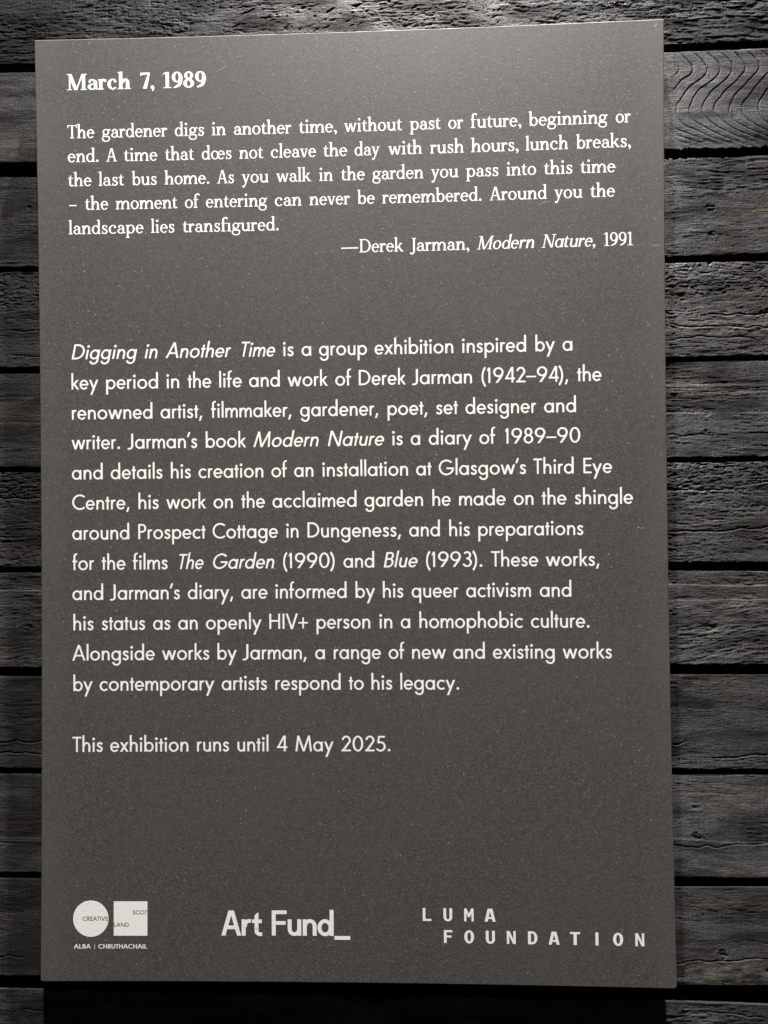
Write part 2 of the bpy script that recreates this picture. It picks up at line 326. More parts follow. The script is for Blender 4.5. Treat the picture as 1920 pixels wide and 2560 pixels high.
def sans(ch, W=86, it=False):
    """geometric sans: returns polygons, left edge, right edge of the ink, side bearings"""
    H = W*.90; X = 440; A = 765; C = 700; D = -255; o = 10
    st = 50; rd = 27; l = r = st; g = []
    bowl = lambda cx, RX=215: ring(cx, X/2, RX, X/2+o, W, H)
    if ch == 'a': g = bowl(215)+bx(437-W, 0, 437, X); w = 437; l = rd
    elif ch == 'b': g = bowl(222)+bx(0, 0, W, A); w = 437; r = rd
    elif ch == 'c': g = ring(215, X/2, 215, X/2+o, W, H, 44, 316); w = 370; l = rd; r = 14
    elif ch == 'd': g = bowl(215)+bx(437-W, 0, 437, A); w = 437; l = rd
    elif ch == 'e':
        g = ring(212, X/2, 212, X/2+o, W, H, -9, 323)+bx(40, X/2-38, 414, X/2+34); w = 424; l = r = rd
    elif ch == 'f':
        g = bx(52, 0, 52+W, 640)+ring(52+150, 640, 150, 138, W, H, 180, 74)+bx(0, X-H, 235, X); w = 250; l = 12; r = 5
    elif ch == 'g':
        g = bowl(215)+bx(437-W, -60, 437, X)+ring(437-202, -60, 202, 187, W, H, 0, -172); w = 437; l = rd
    elif ch == 'h': g = bx(0, 0, W, A)+bx(359-W, 0, 359, 265)+ring(190, 262, 169, 188, W, H, 0, 180); w = 359
    elif ch == 'i': g = bx(0, 0, W, X)+disk(W/2, 592, 62); w = W
    elif ch == 'k': g = bx(0, 0, W, A)+dg(90, 205, 300, X, W)+dg(318, 0, 130, 258, W); w = 372; r = 2
    elif ch == 'l': g = bx(0, 0, W, A); w = W
    elif ch == 'm':
        g = bx(0, 0, W, X)+bx(262, 0, 262+W, 270)+bx(610-W, 0, 610, 270)
        g += ring(193, 266, 155, 184, W, H, 0, 180)+ring(455, 266, 155, 184, W, H, 0, 180); w = 610
    elif ch == 'n': g = bx(0, 0, W, X)+bx(359-W, 0, 359, 265)+ring(190, 262, 169, 188, W, H, 0, 180); w = 359
    elif ch == 'o': g = ring(223, X/2, 223, X/2+o, W, H); w = 446; l = r = rd
    elif ch == 'p': g = bowl(222)+bx(0, D, W, X); w = 437; r = rd
    elif ch == 'q': g = bowl(215)+bx(437-W, D, 437, X); w = 437; l = rd
    elif ch == 'r': g = bx(0, 0, W, X)+ring(165, 280, 150, 170, W, H, 180, 62); w = 236; r = 12
    elif ch == 's':
        g = path([(248, 340), (205, 390), (148, 407), (84, 385), (64, 322), (98, 258), (158, 224), (216, 182), (234, 122), (202, 58), (136, 33), (70, 55), (34, 108)], W*.96); w = 282; l = 20; r = 22
    elif ch == 't': g = bx(60, 0, 60+W, 590)+bx(0, X-H, 60+W+60, X); w = 206; l = 16; r = 16
    elif ch == 'u': g = bx(0, 180, W, X)+bx(350-W, 0, 350, X)+ring(175, 180, 175, 190, W, H, 180, 360); w = 350
    elif ch == 'v': g = dg(200, 0, 48, X, W)+dg(200, 0, 352, X, W); w = 400; l = r = 4
    elif ch == 'w': g = dg(180, 0, 48, X, W)+dg(180, 0, 318, X, W)+dg(456, 0, 318, X, W)+dg(456, 0, 588, X, W); w = 636; l = r = 4
    elif ch == 'x': g = dg(50, 0, 330, X, W)+dg(335, 0, 55, X, W); w = 385; l = r = 2
    elif ch == 'y': g = dg(98, D, 372, X, W)+dg(215, 20, 48, X, W); w = 420; l = r = 2
    elif ch == 'A': g = dg(300, C+22, 46, 0, W)+dg(300, C+22, 554, 0, W)+bx(130, 190, 470, 190+H*.93); w = 600; l = r = 8
    elif ch == 'B':
        g = bx(0, 0, W, C)+bx(W/2, C-H, 195, C)+bx(W/2, 345, 215, 345+H)+bx(W/2, 0, 215, H)
        g += ring(195, (C+345)/2+H*.0, 165, (C-345)/2, W, H, -90, 90)+ring(205, (345+H)/2, 192, (345+H)/2, W, H, -90, 90); w = 397; r = 26; l = 58
    elif ch == 'C': g = ring(360, C/2, 360, C/2+o, W, H, 47, 313); w = 608; l = 30; r = 6
    elif ch == 'D': g = bx(0, 0, W, C)+bx(W/2, 0, 190, H)+bx(W/2, C-H, 190, C)+ring(180, C/2, 352, C/2, W, H, -90, 90); w = 532; l = 58; r = 28
    elif ch == 'E': g = bx(0, 0, W, C)+bx(0, 0, 372, H)+bx(0, 320, 352, 320+H)+bx(0, C-H, 372, C); w = 372; l = 58; r = 24
    elif ch == 'F': g = bx(0, 0, W, C)+bx(0, 310, 340, 310+H)+bx(0, C-H, 360, C); w = 360; l = 58; r = 20
    elif ch == 'G':
        g = ring(360, C/2, 360, C/2+o, W, H, 42, 346)+bx(370, 268, 704, 268+H)+bx(624, 268, 704, 290); w = 710; l = 30; r = 32
    elif ch == 'H': g = bx(0, 0, W, C)+bx(500-W, 0, 500, C)+bx(0, 330, 500, 330+H); w = 500; l = r = 58
    elif ch == 'I': g = bx(0, 0, W, C); w = W; l = r = 58
    elif ch == 'J': g = bx(250-W, 130, 250, C)+ring(250-175, 130, 175, 172, W, H, 0, -118); w = 250; l = 4; r = 52
    elif ch == 'L': g = bx(0, 0, W, C)+bx(0, 0, 350, H); w = 350; l = 58; r = 16
    elif ch == 'M':
        g = dg(40, 0, 130, C+14, W)+dg(375, 0, 130, C+14, W)+dg(375, 0, 620, C+14, W)+dg(710, 0, 620, C+14, W); w = 750; l = r = 34
    elif ch == 'N': g = bx(0, 0, W, C+10)+bx(540-W, -10, 540, C)+dg(W*.62, C+10, 540-W*.62, -10, W); w = 540; l = r = 58
    elif ch == 'O': g = ring(362, C/2, 362, C/2+o, W, H); w = 724; l = r = 30
    elif ch == 'P': g = bx(0, 0, W, C)+bx(W/2, C-H, 190, C)+bx(W/2, 300, 190, 300+H)+ring(185, (C+300)/2, 190, (C-300)/2, W, H, -90, 90); w = 375; l = 58; r = 22
    elif ch == 'R': g = sans('P', W)[0]+dg(350, 0, 160, 310, W); w = 400; l = 58; r = 10
    elif ch == 'S': g = path([(385, 560), (310, 640), (215, 664), (120, 630), (72, 530), (110, 430), (210, 372), (320, 310), (368, 200), (330, 80), (215, 34), (95, 75), (38, 170)], W); w = 430; l = 22; r = 24
    elif ch == 'T': g = bx(0, C-H, 430, C)+bx(215-W/2, 0, 215+W/2, C); w = 430; l = r = 10
    elif ch == 'U': g = bx(0, 220, W, C)+bx(490-W, 220, 490, C)+ring(245, 225, 245, 235, W, H, 180, 360); w = 490; l = r = 52
    elif ch == 'V': g = dg(280, -12, 46, C, W)+dg(280, -12, 514, C, W); w = 560; l = r = 6
    elif ch == '1': g = bx(150-W, 0, 150, C)+[[(0, 575), (30, 520), (150-W, 590), (150, C), (150-W, C)]]; w = 150; l = 60; r = 90
    elif ch == '9': g = ring(225, 485, 225, 225, W, H)+dg(150, 0, 385, 350, W*.98); w = 450; l = r = 28
    elif ch == '6': g = ring(225, 215, 225, 225, W, H)+dg(300, 700, 75, 350, W); w = 450; l = r = 28
    elif ch == '4': g = bx(330-W*.1, 0, 330+W*.9, C+14)+bx(15, 150, 478, 150+H)+dg(320+W*.35, C+14, 60, 170, W*.9)+bx(15, 150, 90, 190); w = 478; l = 16; r = 16
    elif ch == '2': g = ring(225, 492, 200, 218, W, H, 172, -18)+dg(372, 445, 80, 30, W)+bx(14, 0, 425, H); w = 430; l = 26; r = 30
    elif ch == '3': g = ring(195, 530, 170, 180, W, H, 150, -78)+ring(190, 200, 205, 210, W, H, 92, -160)+bx(150, 355, 205, 355+H*.9); w = 395; l = 30; r = 34
    elif ch == '5': g = bx(105, C-H, 385, C)+dg(140, C, 88, 400, W*.9)+ring(190, 222, 225, 232, W, H, 128, -150); w = 415; l = 24; r = 34
    elif ch == '8': g = ring(217, 522, 175, 188, W, H)+ring(217, 195, 212, 205, W, H); w = 434; l = r = 30
    elif ch == '0': g = ring(225, C/2, 225, C/2+o, W, H); w = 450; l = r = 30
    elif ch == '(': g = ring(330, 285, 330, 560, W*.9, W*1.3, 122, 238); w = 160; l = 58; r = 16
    elif ch == ')': g = ring(-170, 285, 330, 560, W*.9, W*1.3, -58, 58); w = 160; l = 16; r = 58
    elif ch == '.': g = disk(62, 52, 62); w = 124; l = 44; r = 44
    elif ch == ',': g = dg(40, -125, 110, 100, W*.95); w = 150; l = 20; r = 44
    elif ch == '’': g = dg(38, 500, 122, 735, W*.95); w = 160; l = 2; r = 2
    elif ch == '–': g = bx(0, 225, 470, 225+H*.85); w = 470; l = r = 6
    elif ch == '+': g = bx(0, 240, 440, 240+H*.9)+bx(220-H*.45, 20, 220+H*.45, 520); w = 440; l = r = 18
    elif ch == '_': g = bx(0, -105, 440, -105+W); w = 440; l = 18; r = 0
    elif ch == '|': g = bx(0, -110, W*.5, 720); w = W*.5; l = r = 60
    else: raise ValueError(ch)
    return g, w, l, r

def serif(ch, S=98, T=46, it=False):
    """transitional serif, S = stem, T = hairline"""
    X = 455; A = 765; C = 700; D = -235; sx = (S-98)
    q = 34; hs = 56; l = r = 12; g = []
    def foot(x, L=1, R=1, y=0):                  # serif under a stem whose left edge is x
        if it: return [[(x, y), (x+S*.9, y), (x+S+34, y+38), (x+S+44, y+62), (x+S, y+84), (x, y+84)]]
        a = x-hs*L; b = x+S+hs*R; o = bx(a, y, b, y+q)
        if L: o += [[(a+10, y+q-1), (x+1, y+q-1), (x+1, y+78), (x-9, y+48)]]
        if R: o += [[(x+S-1, y+q-1), (b-10, y+q-1), (x+S+9, y+48), (x+S-1, y+78)]]
        return o
    def head(x, y, L=1, R=1):
        a = x-hs*L; b = x+S+hs*R; o = bx(a, y-q, b, y)
        if L: o += [[(x+1, y-q+1), (a+10, y-q+1), (x-9, y-48), (x+1, y-78)]]
        if R: o += [[(b-10, y-q+1), (x+S-1, y-q+1), (x+S-1, y-78), (x+S+9, y-48)]]
        return o
    def flag(x, y): return [[(x-hs, y-52), (x-hs-4, y-18), (x+S, y+6), (x+S, y-90), (x, y-90), (x, y-66)]]
    def fl(x, y): return flag(x, y) if not it else [[(x-40, y-78), (x-46, y-50), (x+20, y+4), (x+S, y+4), (x+S, y-90), (x, y-90), (x, y-60)]]
    def arch(x0, x1, top=X+10):                  # arch from a stem at x0 to one whose right edge is x1
        c = (x0+S*.55+x1)/2; R_ = x1-c
        return ring(c, top-185, R_, 185, S, T*1.35, 0, 180)+bx(x1-S, 30, x1, top-180)
    if ch == 'a' and it:
        g = ring(205, X/2, 205, X/2+10, S, T)+bx(330, 40, 330+S, X)+foot(330); w = 330+S
    elif ch == 'a':
        g = bx(255, 70, 255+S, 330)+ring(180, 300, 173+sx, 163, S, T*1.1, 0, 128)+disk(88, 352, 52)
        g += ring(190, 130, 190, 138, S*.92, T, 96, 292)+path([(290, 100), (240, 28), (180, 15)], T*1.0)
        g += bx(185, 222, 270, 222+T)+path([(300, 100), (335, 42), (402, 30)], T*1.3); w = 408; l = 22; r = 4
    elif ch == 'b': g = bx(58, 20, 58+S, A-30)+fl(58, A)+ring(270, X/2, 200, X/2+10, S, T, -150, 150)+[[(58, 0), (100, 0), (150, 60), (58, 70)]]; w = 470; l = 2; r = 26
    elif ch == 'c': g = ring(215, X/2, 215, X/2+10, S, T, 52, 318)+disk(318, 345, 54); w = 385; l = 26; r = 16
    elif ch == 'd':
        g = ring(200, X/2, 200, X/2+10, S, T, 30, 330)+bx(322, 30, 322+S, A-30)+fl(322, A)+(foot(322, 0, 1) if it else bx(322, 0, 322+S+hs, q)+bx(322, 0, 322+S, 80)); w = 322+S+(20 if it else hs); l = 26; r = 8
    elif ch == 'e': g = ring(205, X/2, 205, X/2+10, S, T, -5, 322)+bx(50, 232, 372, 232+T); w = 402; l = 26; r = 22
    elif ch == 'f': g = bx(60, 20, 60+S, 620)+foot(60, 1, 1.3)+ring(60+165, 618, 165, 155, S, T*1.1, 180, 72)+disk(288, 700, 50)+bx(0, X-q-4, 270, X); w = 330; l = 8; r = -20
    elif ch == 'g':
        g = ring(205, 300, 178+sx*.5, 163, S*.9, T)+path([(125, 190), (70, 140), (92, 82), (200, 66)], [T, T*1.3, S*.7, S*.8])+path([(180, 70), (320, 62), (388, 0), (385, -60)], [S*.8, S*.85, S*.8, S*.65])
        g += path([(110, 72), (40, 10), (30, -80), (100, -165), (225, -188), (340, -158), (388, -60), (384, -30)], [T, T*1.1, S*.75, T*1.2, T, T*1.2, S*.65, S*.6])
        g += path([(330, 385), (390, 425), (440, 420)], T*1.2)+disk(420, 408, 34); w = 448; l = 14; r = 6
    elif ch in 'hn': g = bx(56, 20, 56+S, (A if ch == 'h' else X)-30)+fl(56, A if ch == 'h' else X)+(bx(56, 0, 56+S, 60) if it else foot(56, 1, .85))+arch(56, 434+sx)+foot(434+sx-S, .8, 1); w = 434+sx+(20 if it else hs); l = 2; r = 4
    elif ch == 'i': g = bx(58, 20, 58+S, X-30)+fl(58, X)+foot(58)+disk(58+S/2-4, 640, 66+sx*.4); w = S+2*hs+2
    elif ch == 'k': g = bx(58, 20, 58+S, A-30)+fl(58, A)+foot(58, 1, .7)+dg(150, 190, 385, X-10, T*1.15)+head(320, X, .7, .3)+dg(415, 10, 225, 275, S)+bx(340, 0, 500, q); w = 500; r = 0; l = 4
    elif ch == 'l': g = bx(58, 20, 58+S, A-30)+fl(58, A)+foot(58); w = S+2*hs+2
    elif ch == 'm': g = bx(56, 20, 56+S, X-30)+fl(56, X)+foot(56, 1, .75)+arch(56, 412)+foot(412-S, .75, .75)+arch(412-S, 726)+foot(726-S, .75, 1); w = 726+hs; l = 2; r = 4
    elif ch == 'o': g = ring(220, X/2, 220, X/2+10, S, T); w = 440; l = r = 26
    elif ch == 'p': g = bx(58, D+10, 58+S, X-30)+fl(58, X)+foot(58, 1, 1, D)+ring(270, X/2, 200, X/2+10, S, T, -150, 150); w = 470; l = 2; r = 26
    elif ch == 'r': g = bx(56, 20, 56+S, X-30)+fl(56, X)+(bx(56, 0, 56+S, 60) if it else foot(56))+path([(56+S-20, 300), (200, 400), (275, 430)], [T, T*1.5, T*2])+disk(290+sx*.5, 395, 54+sx*.2); w = 344+sx*.7; l = 2; r = 6
    elif ch == 's': g = path([(272, 345), (235, 415), (165, 438), (95, 415), (75, 345), (110, 275), (180, 232), (250, 185), (275, 120), (235, 45), (165, 17), (90, 35), (45, 110)], [T*1.2, T, T, T*1.5, S*.8, S, S, S, S*.8, T*1.5, T, T, T*1.2])+bx(252, 320, 290, 455)+bx(24, 0, 62, 150); w = 322; l = 24; r = 20
    elif ch == 't': g = bx(62, 90, 62+S, X)+[[(62, X-10), (62+S, X-10), (62+S, 590), (62+S-32, 590), (88, 500)]]+bx(0, X-q-4, 262, X)+path([(62+S/2, 130), (62+S/2+6, 70), (178, 34), (232, 36), (268, 66)], [S, S*.85, T*1.7, T*1.2, T*.9]); w = 274; l = 8; r = 6
    elif ch == 'u': g = bx(56, 150, 56+S, X-30)+fl(56, X)+fl(346, X)+bx(346, 20, 346+S, X-30)+ring(232, 165, 176, 175, S, T*1.35, 180, 335)+(foot(346) if it else bx(346, 0, 346+S+hs, q)+bx(346, 0, 346+S, 70)); w = 346+S+(30 if it else hs); l = 2; r = 6
    elif ch == 'v': g = dg(225, 0, 85, X-10, S)+dg(240, 0, 375, X-10, T*1.15)+bx(0, X-q, 190, X)+bx(290, X-q, 440, X); w = 440; l = r = 0
    elif ch == 'w': g = dg(205, 0, 80, X-10, S)+dg(215, 0, 330, X-10, T*1.15)+dg(465, 0, 335, X-10, S)+dg(478, 0, 600, X-10, T*1.15)+bx(0, X-q, 170, X)+bx(525, X-q, 665, X); w = 665; l = r = 0
    elif ch == 'y': g = dg(230, 10, 85, X-10, S)+dg(150, -160, 385, X-10, T*1.2)+bx(0, X-q, 190, X)+bx(295, X-q, 450, X)+path([(165, -120), (130, -195), (70, -215)], [T, T*1.3, T*1.6])+disk(66, -185, 50); w = 450; l = r = 0
    elif ch == 'œ': g = serif('o', S, T)[0]+[[(x+355, y) for x, y in p_] for p_ in serif('e', S, T)[0]]; w = 757; l = 26; r = 22
    elif ch == 'ﬁ': g = serif('f', S, T)[0]+[[(x+290, y) for x, y in p_] for p_ in serif('l', S, T)[0] if max(v[1] for v in p_) < 600]+bx(348, 30, 348+S, X)+bx(200, X-q-4, 348+S, X); w = 290+S+2*hs; l = 8; r = 8
    elif ch == 'T': g = bx(266-S/2, 20, 266+S/2, C)+foot(266-S/2, 1.2, 1.2)+bx(10, C-q-4, 522, C)+[[(4, C), (10, 545), (42, 545), (70, C-20)], [(528, C), (462, C-20), (490, 545), (522, 545)]]; w = 532; l = 10; r = -6
    elif ch == 'A': g = dg(290, C+8, 95, 10, T*1.1)+dg(320, C+8, 510, 10, S*1.05)+bx(150, 225, 440, 225+T)+bx(0, 0, 195, q)+bx(400, 0, 608, q); w = 608; l = r = 0
    elif ch == 'D': g = bx(70, 10, 70+S, C-10)+foot(70, 1, .3)+head(70, C, 1, .3)+bx(100, 0, 320, T)+bx(100, C-T, 320, C)+ring(300, C/2, 330, C/2, S*1.08, T, -90, 90); w = 630; l = 8; r = 26
    elif ch == 'J': g = bx(150, 60, 150+S, C-10)+head(150, C)+path([(150+S/2, 80), (185, -60), (110, -140), (20, -125)], [S, S*.8, T*1.3, T*1.6])+disk(30, -95, 46); w = 150+S+hs; l = 0; r = 6
    elif ch == 'M': g = bx(90, 10, 90+T*1.1+sx*.1, C-10)+bx(640, 10, 640+S, C-10)+bx(0, 0, 205, q)+bx(575, 0, 640+S+62, q)+bx(0, C-q, 150, C)+bx(680, C-q, 640+S+62, C)+dg(385, 0, 130, C, S*1.02)+dg(400, 0, 660, C, T*1.1); w = 702+S; l = r = 8
    elif ch == 'N': g = bx(92, 10, 92+T*1.1, C-10)+bx(560, 0, 560+T*1.1, C-10)+bx(0, 0, 215, q)+bx(0, C-q, 130, C)+bx(475, C-q, 700, C)+dg(570, 0, 125, C, S*1.02); w = 700; l = r = 8
    elif ch == '1': g = bx(120, 20, 120+S, C)+bx(25, 0, 120+S+95, q)+[[(25, 610), (25, 645), (120, C), (130, C), (120, 620)]]; w = 215+S; l = 20; r = 4
    elif ch == '7': g = [[(30, C), (440, C), (440, C-60), (60, C-112), (30, C-112)], [(30, C-150), (62, C-150), (72, C-60), (30, C-60)], [(440, C), (440, C-60), (262+sx, 0), (145-sx*.3, 0), (370-sx*.6, C-80)]]; w = 440; l = 0; r = 0
    elif ch == '9': g = ring(220, 475, 208+sx*.2, 235, S, T)+path([(380+sx*.2, 470), (372, 300), (290, 120), (80, 12)], [S, S, S*.95, T*.8]); w = 430+sx*.2; l = r = 22
    elif ch == '8': g = ring(225, 530, 172+sx*.2, 178, S*.85, T)+ring(225, 190, 212+sx*.2, 198, S, T)+path([(140, 440), (225, 375), (320, 300)], S*.7); w = 437+sx*.2; l = r = 22
    elif ch == '.': g = disk(62, 54, 66); w = 126; l = 30; r = 30
    elif ch == ',': g = disk(70, 55, 66+sx*.25)+path([(110+sx*.2, 60), (115, -20), (60, -120)], [T*1.6, T*1.3, T*.6]); w = 140; l = 26; r = 28
    elif ch == '–': g = bx(0, 215, 370, 215+62); w = 370; l = r = 10
    elif ch == '—': g = bx(0, 215, 830, 215+62); w = 830; l = 10; r = 18
    else: raise ValueError(ch)
    return g, w, l, r

# ---------------------------------------------------------------- the board
BW, BH, BT = .300, .4518, .0075
def warp(u, v):                                  # camera lens pincushion built into the shape of sheet and print
    du, dv = u-.0304, v+.0064; r2 = du*du+dv*dv
    return u+.0527*r2*du, v+.0527*r2*dv
panel = empty('text_board', W3(0, -BH, 0), 'tall dark grey board printed with white exhibition text, mounted on the planks', 'sign')
def pv(u, v, d=0.0):                             # board coordinates (m), d proud of the face -> local to the empty
    a, b = warp(u, v); return (a, -d, b+BH)
def outline(inset, n=40):
    w, h = BW-inset, BH-inset; r = .0016; P = []
    cor = [(w, h, 0), (-w, h, 90), (-w, -h, 180), (w, -h, 270)]
    for i, (cx, cy, a0) in enumerate(cor):
        sx, sy = (1 if cx > 0 else -1), (1 if cy > 0 else -1)
        rr = r*(1.6 if i == 3 else 1)
        for a in (0, 30, 60, 90):
            t = math.radians(a0+a); P.append((cx-sx*rr+rr*math.cos(t), cy-sy*rr+rr*math.sin(t)))
        nx = cor[(i+1) % 4]; sx2, sy2 = (1 if nx[0] > 0 else -1), (1 if nx[1] > 0 else -1)
        for k in range(1, n):
            f = k/n; a = P[-1] if k == 1 else a
            e = (nx[0] if sx2 == sx else nx[0]-sx2*r, nx[1] if sy2 == sy else nx[1]-sy2*r)
            if k == 1: st = P[-1]
            P.append((st[0]+(e[0]-st[0])*f, st[1]+(e[1]-st[1])*f))
    return P
O0 = outline(.0007); O1 = outline(0); n = len(O0)
rj = np.random.default_rng(3).random(n)
V = [pv(u, v, 0) for u, v in O0]+[pv(u, v, -.0007-.0002*rj[i]) for i, (u, v) in enumerate(O1)]+[pv(u, v, -BT) for u, v in O1]
F = [list(range(n))[::1]]+[[i, i+n, (i+1) % n+n, (i+1) % n] for i in range(n)]+[[i+n, i+2*n, (i+1) % n+2*n, (i+1) % n+n] for i in range(n)]+[list(range(3*n-1, 2*n-1, -1))]
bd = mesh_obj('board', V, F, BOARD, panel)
bd.data.materials.append(EDGE)
for i, pl in enumerate(bd.data.polygons): pl.material_index = 0 if i <= n or i == len(F)-1 else 1
for y in (.33, -.33):                            # battens that hold the board off the planks
    q = [(-.24, .0077), (.24, .0077), (.24, .0148), (-.24, .0148)]
    V = [(a, b, y+s*.03+BH) for s in (-1, 1) for a, b in q]
    mesh_obj('batten', V, [(0, 1, 5, 4), (1, 2, 6, 5), (2, 3, 7, 6), (3, 0, 4, 7), (3, 2, 1, 0), (4, 5, 6, 7)], BACK, panel)

_cache = {}
def glyph(font, ch, key, kw):
    k = (font.__name__, ch, key)
    if k in _cache: return _cache[k]
    g, w, l, r = font(ch, **kw)
    dlt = ADJ.get(font.__name__, {}).get(ch, 0)
    if ch in 'il.,’1(' or dlt == 0: sx = 1; l += dlt/2; r += dlt/2
    else: sx = 1+dlt*.6/w; l += dlt*.2; r += dlt*.2
    vs = []; fs = []
    tris = []
    from mathutils.geometry import tessellate_polygon
    for p in g: tris += ([[p[i] for i in t3] for t3 in tessellate_polygon([[Vector((x, y, 0)) for x, y in p]])] if len(p) < 12 else [p]) if len(p) > 4 else [[p[0], p[1], p[2]]]+([[p[0], p[2], p[3]]] if len(p) == 4 else [])
    for p in tris:
        a = sum(p[i][0]*p[(i+1) % len(p)][1]-p[(i+1) % len(p)][0]*p[i][1] for i in range(len(p)))
        if abs(a) < 8: continue
        q = p if a > 0 else p[::-1]
        fs.append(list(range(len(vs), len(vs)+len(q)))); vs += [Vector((x*sx, y)) for x, y in q]
    ov, oe, of, _, _, orf = delaunay_2d_cdt(vs, [], fs, 0, .05)
    def inside(f):
        px, py = sum(ov[i].x for i in f)/len(f), sum(ov[i].y for i in f)/len(f)
        for q in fs:
            k2 = len(q)
            if all((vs[q[(i+1) % k2]].x-vs[q[i]].x)*(py-vs[q[i]].y)-(vs[q[(i+1) % k2]].y-vs[q[i]].y)*(px-vs[q[i]].x) >= -1e-3 for i in range(k2)): return True
        return False
    tri = [f for f, o in zip(of, orf) if len(o) and inside(f)]
    _cache[k] = ([(v.x, v.y) for v in ov], tri, w*sx, l, r); return _cache[k]
ADJ = {
 'sans': {'(': 15, ')': 15, ',': -10, '.': 9, '0': 50, '1': 16, '2': 20, '3': 36, '4': -16, '5': 30, '8': 6, '9': 42, 'A': 14, 'B': 30, 'D': 22, 'E': -4, 'G': -20, 'J': 38, 'M': 10, 'N': 34, 'T': -40, 'a': 6, 'b': -12, 'c': 18, 'd': 10, 'e': -9, 'f': -8, 'g': 6, 'h': 5, 'i': 22, 'k': -20, 'l': -5, 'm': -38, 'n': 8, 'o': 18, 'p': -5, 'r': -18, 's': 24, 't': -12, 'u': 9, 'w': 34, 'x': 24, 'y': 34, '–': -30},
 'serif': {',': 10, '.': 20, '1': -15, '9': -12, 'D': -10, 'J': 14, 'N': -30, 'T': -10, 'a': 26, 'c': 32, 'g': 16, 'h': 36, 'i': 32, 'm': 8, 'n': 34, 'o': -4, 'p': 20, 'r': -8, 's': 18, 't': 16, 'u': 17, 'v': -10, 'w': 11, 'y': -5, 'œ': -16, '–': 20, '—': 40, 'ﬁ': 60}}
def lay(text, font, kw, key, it):                # -> list of (glyph, x), ink width
    out = []; x = 0; pr = 0
    for i, ch in enumerate(text):
        g = glyph(font, ch, key, kw)
        if i: x += pr+g[3]
        out.append((g, x)); x += g[2]; pr = g[4]
    return out, x
def text_mesh(name, items, mat, parent, label=None, d=.00003):
    """items: (word, x0, x1, baseline) in mm plus font, size and slant; each word is set to its measured width"""
    V = []; F = []
    for (t, x0, x1, y, font, cap, kw, key, shear) in items:
        L, w = lay(t, font, kw, key, shear); s = cap/700
        if shear: x1 -= shear*s*(650 if t[-1] in 'dhkl' else 380)*.9; x0 += 0
        b = .35                                  # halation makes the ink read wider than it is
        kx = (x1-x0-b)/(w*s) if x1 is not None else 1
        for (gv, gf, gw, gl, gr), gx in L:
            n0 = len(V)
            V += [pv((x0+b/2+((x+gx)+shear*yy/kx)*s*kx)/1000, (y+yy*s)/1000, d) for x, yy in gv]
            F += [[i+n0 for i in f] for f in gf]
    return mesh_obj(name, V, F, mat, parent, label=label)

